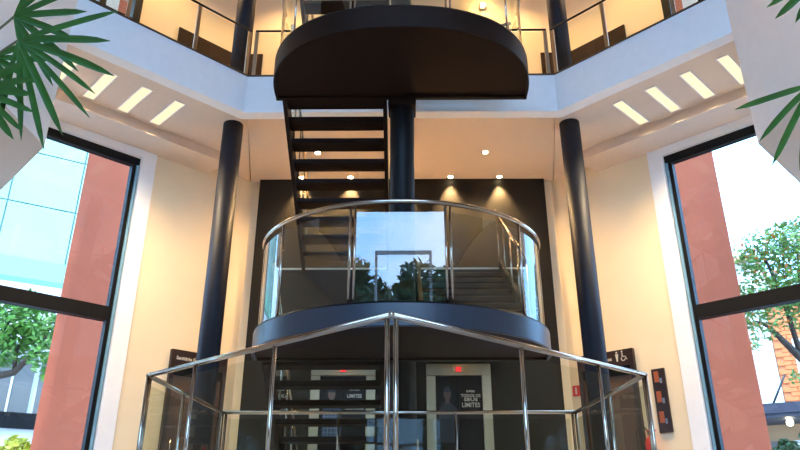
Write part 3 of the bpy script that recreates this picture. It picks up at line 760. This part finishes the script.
# mint curtain wall building beyond the women side window
c0 = ray(60, 283, 27)
t = thing('mint_building', (c0.x, c0.y, -0.16), 'pale mint glass panelled building', 'building')
u = Vector((0.83, 0.55, 0)).normalized(); n = Vector((-0.55, 0.83, 0)).normalized()
org = Vector((c0.x, c0.y, 0)); zb = c0.z
MB().obox(org, u, n, -13, 9, 0.12, 8, zb + 0.8, zb + 20).build('mass', M_mintl, t)
MB().obox(org, u, n, -13, 9, -0.1, 8, zb, zb + 0.8).build('lower_band', M_teal, t)
pw, ph = 2.6, 2.4
for i in range(-5, 3):
    for j in range(7):
        MB().obox(org, u, n, i * pw + 0.03, (i + 1) * pw - 0.03, 0, 0.12, zb + 0.83 + j * ph, zb + 0.8 + (j + 1) * ph - 0.03).build('panel', M_mint, t)
# white house below it
c1 = ray(40, 352, 22)
t = thing('white_house', (c1.x, c1.y, -0.16), 'low white house with grey shutters seen under the tree', 'building')
o1 = Vector((c1.x, c1.y, 0))
MB().obox(o1, u, n, -12, 8, 0, 5, -0.16, c1.z + 2.2).build('wall', M_bwhite, t)
zt = c1.z
MB().obox(o1, u, n, -12, 8, -0.5, 0, zt - 0.05, zt + 0.25).build('ledge', M_bwhite, t)
for i in range(-5, 4):
    w_ = MB().obox(o1, u, n, i * 1.35 + 0.08, (i + 1) * 1.35 - 0.08, -0.08, 0, zt - 2.0, zt - 0.25).build('window', M_bgrey, t)
    MB().obox(o1, u, n, (i + 0.5) * 1.35 - 0.03, (i + 0.5) * 1.35 + 0.03, -0.12, -0.08, zt - 2.0, zt - 0.25).build('mullion', M_bwhite, w_)
MB().obox(o1, u, n, -12, 8, -1.2, 0, zt - 2.5, zt - 2.05).build('canopy', M_frame, t)
MB().obox(o1, u, n, -12, 8, -1.0, 0, zt - 3.0, zt - 2.5).build('canopy_fascia', M_bwhite, t)
for i in range(8):
    MB().obox(o1, u, n, -8, 6, -0.15, 0, zt - 3.2 - i * 0.14, zt - 3.1 - i * 0.14).build('slat', M_tan, t)
# tree in front
b = ray(-30, 380, 16)
P = lambda x, y, d: ray(x, y, d)
leafy('street_tree', 'leafy green street tree before the low white house', 'tree', (b.x, b.y, -0.16),
      [([(b.x, b.y, -0.16), tuple(b)], [0.18, 0.12]), ([tuple(b), tuple(P(12, 372, 16)), tuple(P(40, 345, 16)), tuple(P(50, 325, 16))], [0.11, 0.08, 0.05, 0.02]),
       ([tuple(b), tuple(P(-5, 350, 16)), tuple(P(10, 315, 16))], [0.1, 0.06, 0.02]), ([tuple(P(12, 372, 16)), tuple(P(15, 350, 16)), tuple(P(25, 330, 16))], [0.05, 0.04, 0.02])],
      [(*P(8, 320, 16), 0.75), (*P(30, 318, 16.2), 0.65), (*P(46, 325, 16), 0.5), (*P(10, 345, 16), 0.55), (*P(44, 355, 15.9), 0.42), (*P(50, 372, 15.9), 0.25), (*P(-15, 335, 16), 0.9), (*P(25, 302, 16.5), 0.35), (*P(40, 340, 16), 0.4), (*P(64, 335, 16.6), 0.6)],
      3400, M_tleaf, 0.09, 5)
b = ray(14, 446, 17)
leafy('yellow_shrub', 'small yellow green shrub below the white house', 'shrub', (b.x, b.y, -0.16), [([(b.x, b.y, -0.16), tuple(b)], [0.05, 0.03])],
      [(b.x, b.y, b.z - 0.1, 0.35)], 160, mat('yellow_leaf', (0.55, 0.50, 0.05), 0.5, noise=0.3), 0.14, 8, 'shrubs outside')
# right side: white house, brick house, awning
u2 = Vector((0.83, -0.55, 0)).normalized(); n2 = Vector((0.55, 0.83, 0)).normalized()
c2 = ray(776, 370, 24); o2 = Vector((c2.x, c2.y, 0))
t = thing('white_townhouse', (c2.x, c2.y, -0.16), 'white townhouse with tan shutter beside the brick house', 'building')
MB().obox(o2, u2, n2, -9, 0, 0, 6, -0.16, ray(770, 262, 24).z).build('wall', M_bwhite, t)
zr = ray(770, 262, 24).z
MB().obox(o2, u2, n2, -9.2, 0.1, -0.3, 6, zr, zr + 0.2).build('eave', M_tan, t)
zb2 = ray(770, 335, 24).z
MB().obox(o2, u2, n2, -1.9, -1.0, -0.35, 0, zb2 - 0.2, zb2 + 0.15).build('ledge', M_bwhite, t)
w_ = MB().obox(o2, u2, n2, -1.75, -1.15, -0.06, 0, ray(765, 398, 24).z, ray(765, 370, 24).z).build('shutter', M_tan, t)
w_ = MB().obox(o2, u2, n2, -3.2, -2.2, -0.06, 0, zb2 + 0.2, zb2 + 1.6).build('window', M_bgrey, t)
t = thing('brick_house', (o2.x + 0.05, o2.y, -0.16), 'orange brick house with white framed window', 'building')
zt2 = ray(790, 300, 24).z
MB().obox(o2, u2, n2, 0.02, 8, 0.06, 6, -0.16, zt2).build('wall', M_mortar, t)
zz0 = ray(776, 402, 24).z - 0.3
hb, bw = 0.15, 0.46
rows = int((zt2 - zz0) / hb); proto = None; cnt = 0
for j in range(min(rows, 40)):
    for i in range(7):
        a = 0.02 + i * bw + (bw / 2 if j % 2 else 0)
        if proto is None:
            proto = MB().obox((0, 0, 0), u2, n2, 0.012, bw - 0.012, -0.0, 0.06, 0.01, hb - 0.01).build('brick', M_brick, t); bo = proto
        else:
            bo = proto.copy(); COL.objects.link(bo)
        bo.location = (o2 + u2 * a + Vector((0, 0, zz0 + j * hb))) - t.location
        bo.data = proto.data
        cnt += 1
for v in proto.data.vertices: v.co = v.co + t.location
wz = ray(798, 385, 24).z
w_ = MB().obox(o2, u2, n2, 0.62, 1.9, -0.05, 0.0, wz - 0.4, wz + 1.5).build('window_frame', M_bwhite, t)
MB().obox(o2, u2, n2, 0.72, 1.8, -0.07, -0.05, wz - 0.3, wz + 1.4).build('pane', M_bgrey, w_)
# shop awning
c3 = ray(765, 418, 19); o3 = Vector((c3.x, c3.y, 0))
t = thing('shop_awning', (c3.x, c3.y, -0.16), 'dark slate shop awning with warm bulbs underneath', 'awning')
MB().obox(o3, u2, n2, -1.0, 6, 0, 2.0, c3.z, c3.z + 0.32).build('roof', M_awning, t)
MB().obox(o3, u2, n2, -1.0, 6, -0.04, 0, c3.z + 0.1, c3.z + 0.36).build('gutter', M_skirt, t)
MB().tube([o3 + u2 * 0.2 + Vector((0, 0, c3.z + 0.3)), o3 + u2 * 0.5 + n2 * 1.5 + Vector((0, 0, c3.z + 1.3))], 0.03, 6).build('stay', M_frame, t)
for k in range(2):
    q = o3 + u2 * (0.45 + 1.0 * k) + n2 * 0.8 + Vector((0, 0, c3.z - 0.08))
    MB().ball(q, 0.09).build('bulb', M_lamp, t)
t = thing('corner_shop', (c3.x + 0.4, c3.y + 1.6, -0.16), 'small tan shop with glass panes under the awning', 'shop')
o4 = o3 + n2 * 2.0
MB().obox(o4, u2, n2, -1.0, 6, 0, 0.3, -0.16, c3.z).build('wall', M_tan, t)
for k in range(5):
    MB().obox(o4, u2, n2, -0.9 + k * 0.62, -0.9 + k * 0.62 + 0.5, -0.05, 0, 0.1, c3.z - 0.45).build('pane', M_bwhite if k % 2 == 0 else M_bgrey, t)
for k, (px, py) in enumerate(((785, 449), (812, 434))):
    b = ray(px, py, 15)
    leafy('potted_shrub', ('lower' if k == 0 else 'taller') + ' dark green shrub in front of the shop awning', 'shrub', (b.x, b.y, -0.16), [([(b.x, b.y, -0.16), tuple(b)], [0.05, 0.02])], [(b.x, b.y, b.z - 0.1, 0.27)], 200, M_tleafd, 0.12, 20 + k, 'shrubs by the shop')
b = ray(850, 420, 14)
D = 14
leafy('street_tree', 'pale green street tree with orange leaves before the brick house', 'tree', (b.x, b.y, -0.16),
      [([(b.x, b.y, -0.16), tuple(b)], [0.18, 0.13]), ([tuple(b), tuple(P(812, 372, D)), tuple(P(785, 345, D)), tuple(P(768, 328, D)), tuple(P(755, 322, D))], [0.12, 0.09, 0.07, 0.04, 0.02]),
       ([tuple(P(800, 360, D)), tuple(P(782, 300, D)), tuple(P(765, 262, D)), tuple(P(752, 245, D))], [0.06, 0.045, 0.03, 0.015]), ([tuple(P(812, 372, D)), tuple(P(800, 300, D)), tuple(P(795, 240, D))], [0.07, 0.04, 0.02])],
      [(*P(760, 255, D), 0.55), (*P(785, 250, D), 0.6), (*P(795, 240, D), 0.5), (*P(748, 265, D), 0.3), (*P(760, 298, D), 0.5), (*P(785, 290, D), 0.5), (*P(745, 300, D), 0.3), (*P(762, 326, D), 0.35), (*P(795, 318, D), 0.35), (*P(745, 320, D), 0.25), (*P(795, 378, D), 0.14), (*P(753, 345, D), 0.15), (*P(815, 280, D), 0.9)],
      5200, M_tleaf2, 0.06, 31, extra=(M_flower, 0.08))
# trees across the street before the entrance (they show in the landing glass)
random.seed(11)
for i, (x, y, h, r, w_) in enumerate(((-2.3, -15, 10.2, 1.5, 'standing by the white portal'), (0.9, -17, 10.6, 1.5, 'behind the white portal'), (-8.5, -18, 11.5, 2.4, 'off the women restroom side'), (8.5, -18, 10, 2.4, 'off the wheelchair sign side'))):
    leafy('entrance_tree', 'dark green tree across from the entrance front ' + w_, 'tree', (x, y, -0.16), [([(x, y, -0.16), (x + 0.1, y, h * 0.75)], [0.22, 0.1])],
          [(x + random.uniform(-r, r) * 0.7, y + random.uniform(-r, r) * 0.5, h - 0.3 - r * random.uniform(0.2, 1.5), r * random.uniform(0.35, 0.6)) for _ in range(10)], 1800, M_tleafd, 0.22, 40 + i, 'trees across the street')
